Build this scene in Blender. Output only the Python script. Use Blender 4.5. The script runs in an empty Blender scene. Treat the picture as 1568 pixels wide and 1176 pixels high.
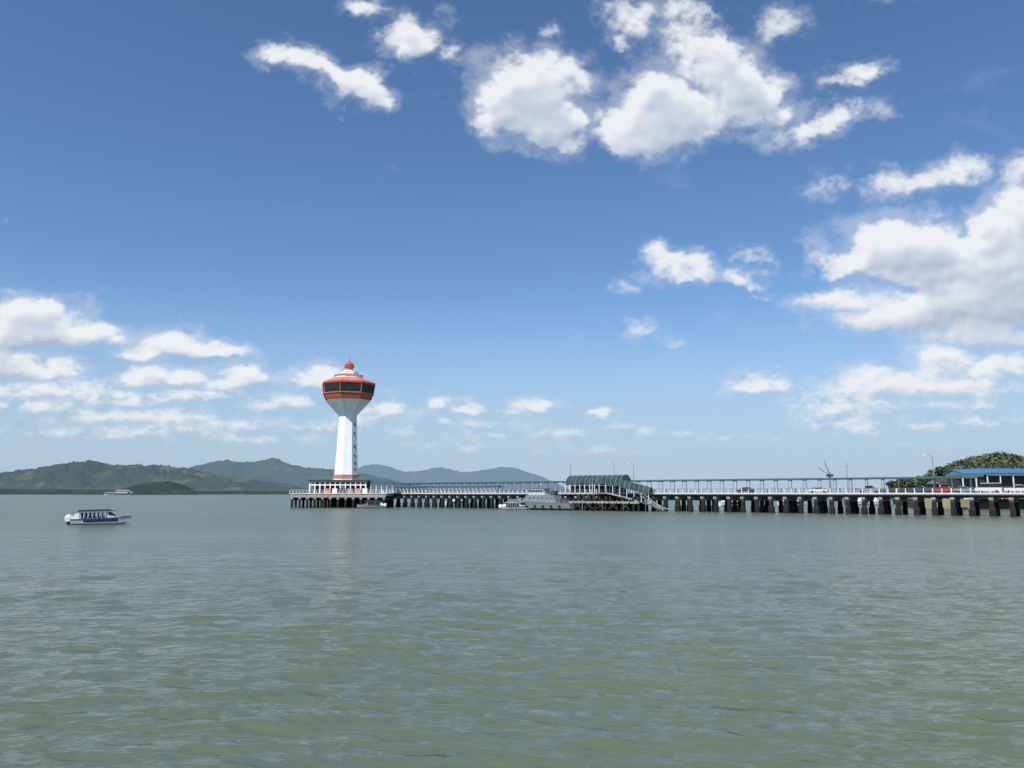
import bpy, math, random
import numpy as np
from mathutils import Vector, Matrix
random.seed(7); rng=np.random.RandomState(11)
sc=bpy.context.scene
F=1175.0; CX,CY=784.0,588.0
HC=5.0; PITCH=math.atan(167.0/F)
SP,CP=math.sin(PITCH),math.cos(PITCH)
def uv(px,py):
    a=(px-CX)/F; b=(CY-py)/F
    y=CP-b*SP
    return a/y,(SP+b*CP)/y
def pos(px,py,D):
    u,v=uv(px,py); return (u*D,D,HC+v*D)
def zat(py,D): return HC+uv(CX,py)[1]*D
def xat(px,D): return uv(px,755)[0]*D

# ---------------- camera
cam=bpy.data.cameras.new('camera'); co=bpy.data.objects.new('camera',cam); sc.collection.objects.link(co)
co.location=(0,0,HC); co.rotation_euler=(math.pi/2+PITCH,0,0)
cam.sensor_width=36; cam.lens=36*F/1568.0; cam.clip_end=60000; cam.clip_start=0.5
sc.camera=co
sc.view_settings.view_transform='Standard'; sc.view_settings.look='None'; sc.view_settings.exposure=0

# ---------------- sun + sky
SEL=math.radians(52); SAZ=math.radians(-116)
sd=Vector((math.cos(SEL)*math.cos(SAZ),math.cos(SEL)*math.sin(SAZ),math.sin(SEL)))
sl=bpy.data.lights.new('sun','SUN'); sl.energy=5.0; sl.angle=math.radians(0.5); sl.color=(1,0.96,0.9)
so=bpy.data.objects.new('sun',sl); sc.collection.objects.link(so)
so.rotation_euler=sd.to_track_quat('Z','Y').to_euler(); so.location=(-50,-50,100)
w=bpy.data.worlds.new('World'); sc.world=w; w.use_nodes=True
nt=w.node_tree; bg=nt.nodes['Background']
st=nt.nodes.new('ShaderNodeTexSky'); st.sky_type='NISHITA'; st.sun_disc=False
st.sun_elevation=SEL; st.sun_rotation=math.atan2(sd.x,sd.y)
st.air_density=1.0; st.dust_density=0.3; st.ozone_density=2.0; st.altitude=0
mu=nt.nodes.new('ShaderNodeMix'); mu.data_type='RGBA'; mu.blend_type='MULTIPLY'; mu.inputs[0].default_value=1; mu.inputs[7].default_value=(.88,1.11,1.33,1)
nt.links.new(st.outputs[0],mu.inputs[6])
tc=nt.nodes.new('ShaderNodeTexCoord'); sx=nt.nodes.new('ShaderNodeSeparateXYZ'); nt.links.new(tc.outputs['Generated'],sx.inputs[0])
mr=nt.nodes.new('ShaderNodeMapRange'); mr.interpolation_type='SMOOTHERSTEP'; mr.inputs['From Min'].default_value=-.02; mr.inputs['From Max'].default_value=.30; mr.inputs['To Min'].default_value=.92; mr.inputs['To Max'].default_value=0
nt.links.new(sx.outputs['Z'],mr.inputs['Value'])
hz=nt.nodes.new('ShaderNodeMix'); hz.data_type='RGBA'; hz.inputs[7].default_value=(4.3,5.6,7.1,1)
nt.links.new(mr.outputs[0],hz.inputs[0]); nt.links.new(mu.outputs[2],hz.inputs[6])
nt.links.new(hz.outputs[2],bg.inputs[0]); bg.inputs[1].default_value=0.098

# ---------------- materials
def newmat(name):
    m=bpy.data.materials.new(name); m.use_nodes=True
    return m,m.node_tree,m.node_tree.nodes['Principled BSDF']
def mat(name,col,rough=0.6,metal=0.0,var=0.15,scale=1.5,spec=0.5):
    m,t,b=newmat(name)
    b.inputs['Roughness'].default_value=rough; b.inputs['Metallic'].default_value=metal
    b.inputs['Specular IOR Level'].default_value=spec
    tc=t.nodes.new('ShaderNodeTexCoord'); n=t.nodes.new('ShaderNodeTexNoise'); n.inputs['Scale'].default_value=scale; n.inputs['Detail'].default_value=5
    t.links.new(tc.outputs['Object'],n.inputs['Vector'])
    r=t.nodes.new('ShaderNodeValToRGB'); r.color_ramp.elements[0].position=.3; r.color_ramp.elements[1].position=.7
    c=Vector(col)
    r.color_ramp.elements[0].color=(*(c*(1-var)),1); r.color_ramp.elements[1].color=(*[min(x*(1+var),.95) for x in c],1)
    t.links.new(n.outputs['Fac'],r.inputs[0]); t.links.new(r.outputs[0],b.inputs['Base Color'])
    return m
M={}
M['white']=mat('white_paint',(.76,.76,.74),.55,var=.08,scale=.6)
M['boatwhite']=mat('boat_gelcoat',(.50,.52,.53),.3,var=.1,scale=.8)
M['towerwhite']=mat('tower_white_paint',(.84,.84,.82),.6,var=.06,scale=.25)
M['conc']=mat('concrete',(.30,.29,.27),.85,var=.3)
M['concd']=mat('dark_concrete',(.06,.056,.05),.9,var=.3)
M['red']=mat('red_orange_paint',(.46,.095,.055),.5,var=.12)
M['salmon']=mat('salmon_roof',(.56,.20,.14),.5,var=.12)
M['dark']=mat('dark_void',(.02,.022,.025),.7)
M['glass']=mat('dark_glass',(.015,.02,.025),.08,var=.2)
M['teal']=mat('teal_roof',(.045,.095,.09),.35,var=.2)
M['tealg']=mat('teal_glass',(.04,.07,.067),.15,var=.3,scale=.4)
M['metal']=mat('galvanised_metal',(.28,.29,.29),.5,.3)
M['blue']=mat('blue_roof',(.07,.19,.38),.45,var=.15)
M['bluehull']=mat('blue_hull',(.02,.04,.12),.3)
M['grey']=mat('navy_grey',(.21,.24,.26),.45,var=.12)
M['asphalt']=mat('asphalt',(.05,.05,.05),.9)
M['tyre']=mat('tyre',(.02,.02,.02),.8)
M['carw']=mat('car_white',(.75,.75,.75),.25,var=.03)
M['carr']=mat('car_red',(.5,.03,.03),.25,var=.03)
M['cars']=mat('car_silver',(.35,.36,.38),.25,.3,var=.03)
M['card']=mat('car_dark',(.03,.035,.05),.2,var=.03)
M['bark']=mat('bark',(.10,.07,.05),.9)
M['orange']=mat('orange_panel',(.60,.16,.06),.5)
M['ground']=mat('shore_ground',(.20,.17,.11),.9,var=.3,scale=.1)
def leafmat(name,c1,c2,scale):
    m,t,b=newmat(name); b.inputs['Roughness'].default_value=.6
    tc=t.nodes.new('ShaderNodeTexCoord'); n=t.nodes.new('ShaderNodeTexNoise'); n.inputs['Scale'].default_value=scale; n.inputs['Detail'].default_value=4
    t.links.new(tc.outputs['Object'],n.inputs['Vector'])
    r=t.nodes.new('ShaderNodeValToRGB'); r.color_ramp.elements[0].position=.35; r.color_ramp.elements[1].position=.65
    r.color_ramp.elements[0].color=(*c1,1); r.color_ramp.elements[1].color=(*c2,1)
    t.links.new(n.outputs['Fac'],r.inputs[0]); t.links.new(r.outputs[0],b.inputs['Base Color'])
    return m
M['leaf']=leafmat('foliage',(.025,.05,.015),(.075,.11,.035),.25)
M['leafhill']=leafmat('hill_foliage',(.03,.05,.025),(.12,.145,.06),.035)
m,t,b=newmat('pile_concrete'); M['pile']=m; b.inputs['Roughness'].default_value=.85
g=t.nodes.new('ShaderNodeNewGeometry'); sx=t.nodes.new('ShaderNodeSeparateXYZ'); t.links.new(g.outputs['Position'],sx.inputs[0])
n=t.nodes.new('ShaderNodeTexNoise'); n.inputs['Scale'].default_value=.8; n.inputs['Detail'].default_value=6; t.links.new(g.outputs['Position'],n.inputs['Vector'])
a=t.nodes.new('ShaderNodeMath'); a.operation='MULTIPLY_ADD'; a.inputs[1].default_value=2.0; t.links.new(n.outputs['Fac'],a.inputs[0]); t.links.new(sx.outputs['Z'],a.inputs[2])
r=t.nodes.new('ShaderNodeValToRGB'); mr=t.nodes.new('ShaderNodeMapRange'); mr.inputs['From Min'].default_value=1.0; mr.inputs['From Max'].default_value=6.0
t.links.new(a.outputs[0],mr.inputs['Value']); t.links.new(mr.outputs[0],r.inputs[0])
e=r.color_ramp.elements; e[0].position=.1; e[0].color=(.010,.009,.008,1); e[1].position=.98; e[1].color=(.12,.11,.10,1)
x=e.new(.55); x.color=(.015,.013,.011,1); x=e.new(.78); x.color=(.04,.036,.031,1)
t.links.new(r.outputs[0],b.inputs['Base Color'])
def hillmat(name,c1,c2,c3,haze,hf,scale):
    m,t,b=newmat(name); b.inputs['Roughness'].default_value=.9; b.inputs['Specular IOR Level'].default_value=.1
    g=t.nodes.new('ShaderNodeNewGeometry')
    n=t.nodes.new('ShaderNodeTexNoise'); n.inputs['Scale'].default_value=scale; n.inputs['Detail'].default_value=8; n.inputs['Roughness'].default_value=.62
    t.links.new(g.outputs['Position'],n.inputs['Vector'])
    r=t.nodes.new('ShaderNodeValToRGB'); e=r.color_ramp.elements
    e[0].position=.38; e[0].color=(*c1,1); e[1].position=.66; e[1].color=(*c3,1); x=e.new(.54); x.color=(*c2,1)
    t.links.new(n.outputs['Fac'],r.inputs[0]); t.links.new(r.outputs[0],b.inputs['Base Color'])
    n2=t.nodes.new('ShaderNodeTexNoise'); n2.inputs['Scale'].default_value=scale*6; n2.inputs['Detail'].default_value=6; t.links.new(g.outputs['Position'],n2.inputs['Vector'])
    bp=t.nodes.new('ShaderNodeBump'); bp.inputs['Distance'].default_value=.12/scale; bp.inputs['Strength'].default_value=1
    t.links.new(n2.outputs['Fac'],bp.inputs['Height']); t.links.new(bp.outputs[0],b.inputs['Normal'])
    em=t.nodes.new('ShaderNodeEmission'); em.inputs[0].default_value=(*haze,1)  # airlight put into the hill surface as a constant haze glow
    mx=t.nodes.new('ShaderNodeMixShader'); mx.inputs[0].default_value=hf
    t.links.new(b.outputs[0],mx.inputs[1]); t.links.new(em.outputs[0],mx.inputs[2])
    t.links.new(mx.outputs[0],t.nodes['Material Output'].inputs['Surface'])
    return m

# ---------------- mesh builder
class B:
    def __init__(s): s.v=[]; s.f=[]; s.m=[]; s.mats=[]
    def mi(s,k):
        if k not in s.mats: s.mats.append(k)
        return s.mats.index(k)
    def add(s,vs,fs,k):
        o=len(s.v); s.v+= [tuple(p) for p in vs]; i=s.mi(k)
        for f in fs: s.f.append(tuple(o+j for j in f)); s.m.append(i)
    def box(s,a,b,k):
        x0,y0,z0=a; x1,y1,z1=b
        s.add([(x0,y0,z0),(x1,y0,z0),(x1,y1,z0),(x0,y1,z0),(x0,y0,z1),(x1,y0,z1),(x1,y1,z1),(x0,y1,z1)],
              [(0,3,2,1),(4,5,6,7),(0,1,5,4),(1,2,6,5),(2,3,7,6),(3,0,4,7)],k)
    def loft(s,rings,k,caps=True,closed=True):
        n=len(rings[0]); vs=[p for r in rings for p in r]; fs=[]
        for i in range(len(rings)-1):
            for j in range(n if closed else n-1):
                a=i*n+j; b_=i*n+(j+1)%n; fs.append((a,b_,b_+n,a+n))
        if caps: fs.append(tuple(range(n))[::-1]); fs.append(tuple((len(rings)-1)*n+j for j in range(n)))
        s.add(vs,fs,k)
    def cyl(s,p0,p1,r0,r1=None,n=8,k='metal'):
        r1=r0 if r1 is None else r1
        p0=Vector(p0);p1=Vector(p1);d=(p1-p0).normalized()
        a=d.orthogonal().normalized(); c=d.cross(a)
        R=[[p+ (a*math.cos(2*math.pi*j/n)+c*math.sin(2*math.pi*j/n))*r for j in range(n)] for p,r in((p0,r0),(p1,r1))]
        s.loft(R,k)
    def prism(s,prof,y0,y1,k):
        s.loft([[(x,y0,z) for x,z in prof],[(x,y1,z) for x,z in prof]],k)
    def obj(s,name,parent=None,mtx=None,smooth=False):
        me=bpy.data.meshes.new(name); me.from_pydata(s.v,[],s.f); 
        for k in s.mats: me.materials.append(M[k])
        me.polygons.foreach_set('material_index',s.m)
        if smooth: me.polygons.foreach_set('use_smooth',[True]*len(s.f))
        me.update()
        import bmesh
        bm=bmesh.new(); bm.from_mesh(me); bmesh.ops.recalc_face_normals(bm,faces=bm.faces); bm.to_mesh(me); bm.free()
        o=bpy.data.objects.new(name,me); sc.collection.objects.link(o)
        if parent: o.parent=parent
        if mtx is not None: o.matrix_world=mtx
        return o
def empty(name,mtx=Matrix()):
    o=bpy.data.objects.new(name,None); sc.collection.objects.link(o); o.matrix_world=mtx; return o

# ---------------- numpy noise
def perlin(x,y,seed):
    r=np.random.RandomState(seed); ang=r.rand(256,256)*2*np.pi; gx,gy=np.cos(ang),np.sin(ang)
    xi=np.floor(x).astype(int); yi=np.floor(y).astype(int); xf=x-xi; yf=y-yi
    u=xf**3*(xf*(xf*6-15)+10); v=yf**3*(yf*(yf*6-15)+10)
    def g(i,j,dx,dy): return gx[i%256,j%256]*dx+gy[i%256,j%256]*dy
    a=g(xi,yi,xf,yf); b=g(xi+1,yi,xf-1,yf); c=g(xi,yi+1,xf,yf-1); d=g(xi+1,yi+1,xf-1,yf-1)
    return (a*(1-u)+b*u)*(1-v)+(c*(1-u)+d*u)*v
def fbm(x,y,seed,oc=5,gain=.55,bil=False):
    s=0;a=1;t=0
    for o in range(oc):
        ca,sa=math.cos(o*.9),math.sin(o*.9)
        n=perlin((x*ca-y*sa)*2**o+o*17.3+40,(x*sa+y*ca)*2**o+o*9.1+40,seed+o)*1.4
        if bil: n=1-2*np.abs(n)*1.6
        s=s+a*n; t+=a; a*=gain
    return s/t
def blur(a,n):
    for ax in(0,1):
        p=[(0,0),(0,0)]; p[ax]=(n+1,n)
        c=np.cumsum(np.pad(a,p,mode='edge'),axis=ax)
        a=(c[2*n+1:]-c[:-2*n-1])/(2*n+1) if ax==0 else (c[:,2*n+1:]-c[:,:-2*n-1])/(2*n+1)
    return a

# ---------------- clouds
CL=[
(435,82,40,24,15,.8),(495,105,50,22,22,.8),(550,132,48,26,20,.95),(590,158,20,10,10,.7),
(552,8,34,14,0,.6),(625,48,50,30,5,.75),(640,75,40,16,0,.6),(692,76,20,18,0,.55),(850,38,16,14,0,.5),
(810,128,74,48,0,1.15),(775,165,40,40,0,.95),(830,180,60,38,10,1.1),(868,205,42,32,20,1.0),(880,238,25,9,0,.5),
(965,30,48,30,0,.7),(1050,12,40,20,0,.6),(945,68,18,10,0,.5),
(1005,140,55,42,0,1.05),(985,195,66,34,0,1.1),(1060,178,50,44,0,1.1),(960,215,50,16,0,.8),
(1075,75,55,36,20,.85),(1115,110,58,40,20,.85),(1145,150,56,46,0,1.05),(1185,40,44,24,0,.48),(1070,30,30,22,0,.55),
(1240,192,60,22,-12,.85),(1290,178,36,22,-20,.75),(1292,118,50,20,-10,.7),(1332,104,26,13,0,.55),(1345,165,18,18,0,.35),
(1290,285,62,18,-5,.5),(1380,272,70,18,0,.55),(1475,266,66,24,0,.62),(1562,256,36,20,0,.55),
(1038,408,46,24,10,.85),(1012,384,22,14,0,.65),(1070,428,30,9,0,.6),
(1152,402,30,22,0,.55),(1138,430,32,12,0,.6),(1165,452,18,8,0,.4),(957,434,34,16,0,.36),
(982,506,38,20,10,.5),(1032,526,18,12,0,.4),(1162,590,54,20,0,.78),(1060,565,18,8,0,.2),
(1288,402,50,30,0,1.0),(1365,385,78,44,0,1.15),(1430,392,56,50,0,1.1),(1500,362,44,34,-15,1.0),(1568,325,44,52,-30,1.2),(1545,400,80,60,0,1.3),
(1520,450,100,62,0,1.3),(1420,470,90,36,0,1.1),(1280,462,60,20,0,.75),(1360,492,80,22,0,.9),(1480,510,90,22,0,.8),(1640,420,90,110,0,1.3),
(1440,552,44,28,0,.9),(1530,562,62,24,0,.85),(1345,588,80,26,0,.72),(1300,618,84,28,0,.66),(1430,590,80,30,0,.65),(1285,645,66,20,0,.55),(1335,660,40,12,0,.45),
(1535,525,60,18,0,.6),(1420,650,40,12,0,.5),(1510,646,44,12,0,.5),(1500,595,70,24,0,.6),(1330,567,30,12,0,.6),(1480,620,90,14,0,.45),
(50,480,72,26,5,1.0),(125,515,72,18,5,1.0),(25,512,70,28,0,1.0),(15,442,30,9,0,.3),(165,455,16,6,0,.25),
(50,565,74,22,0,1.0),(-20,545,60,30,0,.9),
(258,528,44,24,0,1.0),(320,538,56,14,3,1.0),(215,543,34,14,0,.8),
(222,578,38,20,0,.9),(285,580,34,14,0,.85),(370,577,40,20,0,.95),(340,590,30,10,0,.7),
(100,598,90,20,0,.65),(180,612,80,16,0,.65),(310,608,90,14,0,.65),(50,622,90,18,0,.6),(260,640,80,16,0,.6),(140,640,70,14,0,.6),(420,620,50,14,0,.6),(460,612,40,14,0,.5),
(492,580,42,24,0,.95),(595,625,44,18,0,.75),(560,640,50,14,0,.5),(505,655,80,10,0,.5),(360,650,60,10,0,.55),(270,660,120,14,0,.52),(120,665,120,12,0,.5),(400,672,100,10,0,.45),(30,600,60,14,0,.55),
(672,616,18,12,0,.7),(718,628,28,12,0,.75),(820,622,34,11,0,.85),(760,632,40,8,0,.5),(918,634,26,9,0,.8),(675,643,24,8,0,.5),(745,650,40,10,0,.45),
(820,662,46,13,0,.5),(872,664,32,12,0,.45),(760,664,34,8,0,.45),(950,652,36,9,0,.45),(980,662,40,9,0,.42),(1045,668,28,8,0,.4),(1110,672,34,8,0,.35),(650,665,60,10,0,.42),(690,685,90,9,0,.36),(850,688,110,9,0,.36),(1190,672,30,7,0,.25),(1400,680,80,8,0,.25),
(-160,330,90,40,0,1.0),(-230,480,100,40,0,1.0),(-120,600,120,24,0,.8),(1760,250,90,30,0,.8),(1850,500,90,60,0,1.0),(1720,600,110,30,0,.7),
(300,-90,80,40,0,1.0),(900,-120,130,50,0,1.0),(1400,-60,90,40,0,.9),
]
def build_clouds():
    us=np.arange(-1.05,1.05,.0015); vs=np.concatenate([np.arange(.004,.30,.0011),np.arange(.30,.86,.0015)])
    U,V=np.meshgrid(us,vs)
    fw=CP+V*SP; up=-SP+V*CP
    PX=CX+F*U/fw; PY=CY-F*up/fw
    low=np.clip((PY-430)/180,0,1)
    def mixn(seed,oc,bil,gain=.55):
        a=fbm(PX/95,PY/75,seed,oc,gain,bil); b=fbm(PX/46,PY/26,seed+50,oc-1,gain,bil)
        return a*(1-low)+b*low
    wx=mixn(3,6,False,.62); wy=mixn(23,6,False,.62)
    k=(1-.6*low)
    X=PX+wx*54*k; Y=PY+wy*42*k*(1-.4*low)
    acc=np.zeros_like(PX); acc2=np.zeros_like(PX)
    for (cx,cy,rx,ry,rot,wt) in CL:
        bx=max(rx,ry)*2.2+40
        jj=np.where(np.abs(PX[len(vs)//2]-cx)<bx*1.6+60)[0]
        if len(jj)==0: continue
        j0,j1=jj[0],jj[-1]+1
        x=X[:,j0:j1]-cx; y=Y[:,j0:j1]-cy
        c,s=math.cos(math.radians(rot)),math.sin(math.radians(rot))
        xr=(x*c+y*s)/(rx*1.28); yr=(-x*s+y*c)/(ry*1.28)
        flat=1+.5*np.clip((cy-300)/250,0,1)
        yr=np.where(yr>0,yr*flat,yr)
        rr=xr*xr+yr*yr
        q=np.clip(1-rr,0,1); acc[:,j0:j1]+= (q*wt)**2
        q=np.clip(1-rr/2.1,0,1); acc2[:,j0:j1]+= (q*wt)**2
    D0=np.sqrt(acc); D2=np.sqrt(acc2)
    n1=mixn(77,7,True,.6); n2=mixn(99,8,False,.68)
    D=D0*1.40+ (n1*.34+n2*1.05)*(.35+.65*np.clip(D0*1.6,0,1))-.38
    D=np.where(D0>0,D,-.3)
    def ss(a,b,x): 
        t=np.clip((x-a)/(b-a),0,1); return t*t*(3-2*t)
    A=ss(-.05,.82,D)*np.clip(.45+D0*.9,0,1)
    halo=.38*ss(.05,1.0,D2*1.1+n2*1.4+n1*.2-.15)*(D2>0)
    wisp=np.clip(fbm(PX/160,PY/90,301,7,.62)-.22,0,1)*.4*np.clip(fbm(PX/400,PY/300,401,2)+.3,0,1)
    A=1-(1-np.clip(A,0,.985))*(1-halo*.8)*(1-wisp)
    A*=1-.32*np.clip((PY-560)/190,0,1)
    Ds=blur(np.clip(D,0,1.1),3); tau=np.zeros_like(D)
    for st_ in range(1,19):
        dy=int(st_*1.9); dx=int(st_*.6)
        sh=np.zeros_like(D); sh[:-dy,dx:]=Ds[dy:,:-dx] if dx>0 else Ds[dy:,:]
        tau+=sh/18
    Dr=blur(D,2); rel=np.zeros_like(D); rel[:-8,4:]=Dr[:-8,4:]-Dr[8:,:-4]
    L=1.22-.74*np.clip(tau,0,1.2)+np.clip(rel,-.6,.6)*.55  # bright tops and shaded bases computed here, painted into the cloud emission colour
    L=np.clip(L,0,1)
    ny,nx=PX.shape
    fade=np.clip((1.05-np.abs(U))/.08,0,1)*np.clip((.86-V)/.06,0,1); A*=fade
    R=12000.0; nn=np.sqrt(1+U*U+V*V)
    P=np.stack([U/nn*R,1/nn*R,HC+V/nn*R],-1).reshape(-1,3)
    idx=np.arange(ny*nx).reshape(ny,nx)
    Q=np.stack([idx[:-1,:-1],idx[:-1,1:],idx[1:,1:],idx[1:,:-1]],-1).reshape(-1,4)
    keep=(A.ravel()[Q]>.004).any(1); Q=Q[keep]
    used=np.zeros(ny*nx,bool); used[Q.ravel()]=True; mp=np.cumsum(used)-1
    P=P[used]; Q=mp[Q]; a=A.ravel()[used]; l=L.ravel()[used]
    me=bpy.data.meshes.new('clouds'); me.vertices.add(len(P)); me.vertices.foreach_set('co',P.ravel().astype(np.float32))
    me.loops.add(Q.size); me.loops.foreach_set('vertex_index',Q.ravel().astype(np.int32))
    me.polygons.add(len(Q)); me.polygons.foreach_set('loop_start',np.arange(0,Q.size,4).astype(np.int32))
    me.update(calc_edges=True)
    for nm,arr in(('cloud_cover',a),('cloud_lit',l)):
        at=me.attributes.new(nm,'FLOAT','POINT'); at.data.foreach_set('value',arr.astype(np.float32))
    o=bpy.data.objects.new('clouds',me); sc.collection.objects.link(o)
    m=bpy.data.materials.new('cloud'); m.use_nodes=True; t=m.node_tree; t.nodes.clear()
    out=t.nodes.new('ShaderNodeOutputMaterial'); mx=t.nodes.new('ShaderNodeMixShader'); tr=t.nodes.new('ShaderNodeBsdfTransparent'); em=t.nodes.new('ShaderNodeEmission')
    at=t.nodes.new('ShaderNodeAttribute'); at.attribute_name='cloud_cover'; al=t.nodes.new('ShaderNodeAttribute'); al.attribute_name='cloud_lit'
    r=t.nodes.new('ShaderNodeValToRGB'); e=r.color_ramp.elements; e[0].position=.1; e[0].color=(.42,.50,.64,1); e[1].position=.95; e[1].color=(.85,.87,.90,1)
    x=e.new(.5); x.color=(.60,.66,.77,1)
    t.links.new(al.outputs['Fac'],r.inputs[0]); t.links.new(r.outputs[0],em.inputs[0])
    t.links.new(at.outputs['Fac'],mx.inputs[0]); t.links.new(tr.outputs[0],mx.inputs[1]); t.links.new(em.outputs[0],mx.inputs[2]); t.links.new(mx.outputs[0],out.inputs[0])
    me.materials.append(m)
build_clouds()

# ---------------- water
def build_water():
    ds=1/np.linspace(1/11.0,1/420.0,700); ds=np.concatenate([[-3000,-300,-40,0,5,8],ds,[500,700,1000,1600,3000,6000,12000,25000,50000]])
    us=np.concatenate([np.linspace(-2.2,-.85,12)[:-1],np.linspace(-.85,.85,1100),np.linspace(.85,2.2,12)[1:]])
    Uu,Dd=np.meshgrid(us,ds)
    wdt=np.where(Dd>=11,Dd,np.where(Dd>=0,11+0*Dd,np.abs(Dd)+11))
    X=Uu*wdt; Y=Dd
    Z=np.zeros_like(X); r=np.random.RandomState(5)
    stepy=np.gradient(ds)[:,None]; stepx=(wdt*.00155)
    for i in range(100):
        lam=.26*(2.4/.26)**r.rand(); th=math.radians(-106+ r.randn()*20)
        kx,ky=math.cos(th)*2*math.pi/lam,math.sin(th)*2*math.pi/lam
        amp=.0036*lam**.85*(.5+r.rand())
        lim=np.clip(1.4-(np.abs(stepy)*abs(math.sin(th))+stepx*abs(math.cos(th)))/lam*3.2,0,1)
        Z+=amp*lim*np.sin(kx*X+ky*Y+r.rand()*6.28)
    gust=.7+.6*np.clip(fbm(X/18,Y/30,61,4)+.5,0,1)
    Z*=gust
    Z[(Dd<11)|(Dd>410)]=0
    P=np.stack([X,Y,Z],-1).reshape(-1,3); ny,nx=X.shape
    idx=np.arange(ny*nx).reshape(ny,nx)
    Q=np.stack([idx[:-1,:-1],idx[:-1,1:],idx[1:,1:],idx[1:,:-1]],-1).reshape(-1,4)
    me=bpy.data.meshes.new('sea_water'); me.vertices.add(len(P)); me.vertices.foreach_set('co',P.ravel().astype(np.float32))
    me.loops.add(Q.size); me.loops.foreach_set('vertex_index',Q.ravel().astype(np.int32))
    me.polygons.add(len(Q)); me.polygons.foreach_set('loop_start',np.arange(0,Q.size,4).astype(np.int32))
    me.polygons.foreach_set('use_smooth',np.ones(len(Q),bool)); me.update(calc_edges=True)
    o=bpy.data.objects.new('sea_water',me); sc.collection.objects.link(o)
    m,t,b=newmat('sea_water'); b.inputs['IOR'].default_value=1.33
    g=t.nodes.new('ShaderNodeNewGeometry')
    # wind-roughened open water offshore, smoother close to the quay
    sy=t.nodes.new('ShaderNodeSeparateXYZ'); t.links.new(g.outputs['Position'],sy.inputs[0])
    rr=t.nodes.new('ShaderNodeMapRange'); rr.interpolation_type='SMOOTHSTEP'; rr.inputs['From Min'].default_value=20; rr.inputs['From Max'].default_value=130; rr.inputs['To Min'].default_value=.07; rr.inputs['To Max'].default_value=.27
    t.links.new(sy.outputs['Y'],rr.inputs['Value']); t.links.new(rr.outputs[0],b.inputs['Roughness'])
    def noise(scx,scy,s,det,rot=0):
        mp=t.nodes.new('ShaderNodeMapping'); mp.inputs['Scale'].default_value=(scx,scy,1); mp.inputs['Rotation'].default_value=(0,0,rot)
        n=t.nodes.new('ShaderNodeTexNoise'); n.inputs['Scale'].default_value=s; n.inputs['Detail'].default_value=det
        t.links.new(g.outputs['Position'],mp.inputs[0]); t.links.new(mp.outputs[0],n.inputs['Vector']); return n
    c=noise(.5,1,.03,4)
    r=t.nodes.new('ShaderNodeValToRGB'); e=r.color_ramp.elements; e[0].position=.3; e[0].color=(.092,.120,.076,1); e[1].position=.7; e[1].color=(.112,.138,.086,1)
    t.links.new(c.outputs['Fac'],r.inputs[0]); t.links.new(r.outputs[0],b.inputs['Base Color'])
    n1=noise(.5,1,3.2,5,.2); n2=noise(.42,1,1.0,3,.15); n4=noise(.28,1,.28,4,.08)
    ad=t.nodes.new('ShaderNodeMath'); ad.operation='MULTIPLY_ADD'; ad.inputs[1].default_value=2.2
    t.links.new(n2.outputs['Fac'],ad.inputs[0]); t.links.new(n1.outputs['Fac'],ad.inputs[2])
    ad2=t.nodes.new('ShaderNodeMath'); ad2.operation='MULTIPLY_ADD'; ad2.inputs[1].default_value=4.5
    t.links.new(n4.outputs['Fac'],ad2.inputs[0]); t.links.new(ad.outputs[0],ad2.inputs[2])
    n3=noise(.4,1,.035,3,.1); mr=t.nodes.new('ShaderNodeMapRange'); mr.inputs['From Min'].default_value=.35; mr.inputs['From Max'].default_value=.65; mr.inputs['To Min'].default_value=.65; mr.inputs['To Max'].default_value=1.0
    t.links.new(n3.outputs['Fac'],mr.inputs['Value'])
    bp=t.nodes.new('ShaderNodeBump'); bp.inputs['Distance'].default_value=.13; t.links.new(mr.outputs[0],bp.inputs['Strength'])
    t.links.new(ad2.outputs[0],bp.inputs['Height']); t.links.new(bp.outputs[0],b.inputs['Normal'])
    me.materials.append(m)
build_water()

# ---------------- hills
def hill(name,prof,D,depth,key,seed,amp=.35,ns=9,rag=.012):
    pxs=np.array([p[0] for p in prof],float); pys=np.array([p[1] for p in prof],float)
    n=420; q=np.linspace(pxs[0],pxs[-1],n); yy=np.interp(q,pxs,pys)
    kk=np.ones(9)/9; yy[4:-4]=np.convolve(yy,kk,'valid')
    zr=np.maximum((755.5-yy)/F*D/.985,-2)+HC
    zr=np.maximum(zr,.5)
    nr=60; ts=np.linspace(0,1,nr)
    X=np.repeat(((q-CX)/F*D)[None],nr,0); T=np.repeat(ts[:,None],n,1)
    shape=np.where(T<.6,np.sin(T/.6*np.pi/2)**1.15,np.cos((T-.6)/.4*np.pi/2))
    Y=D+(T-.6)*depth
    Zn=1+amp*fbm(X/depth*ns,Y/depth*ns*.7,seed,6,.6,True)*(1-shape**5)*1.3-amp*.25*(1-shape**5)
    Z=zr[None]*shape*Zn-1.0
    Z+=zr.max()*rag*fbm(X/depth*110,Y/depth*110,seed+9,3)*np.clip(shape*1.5,0,1)*np.clip(zr[None]/30,0,1)
    X=X*(Y/D)
    P=np.stack([X,Y,Z],-1).reshape(-1,3); idx=np.arange(nr*n).reshape(nr,n)
    Q=np.stack([idx[:-1,:-1],idx[:-1,1:],idx[1:,1:],idx[1:,:-1]],-1).reshape(-1,4)
    me=bpy.data.meshes.new(name); me.from_pydata(P.tolist(),[],Q.tolist()); me.polygons.foreach_set('use_smooth',[True]*len(Q)); me.update()
    o=bpy.data.objects.new(name,me); sc.collection.objects.link(o); me.materials.append(M[key]); return o
M['h3']=hillmat('far_hill',(.05,.08,.06),(.06,.09,.07),(.08,.11,.08),(.22,.33,.47),.80,.0012)
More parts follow.
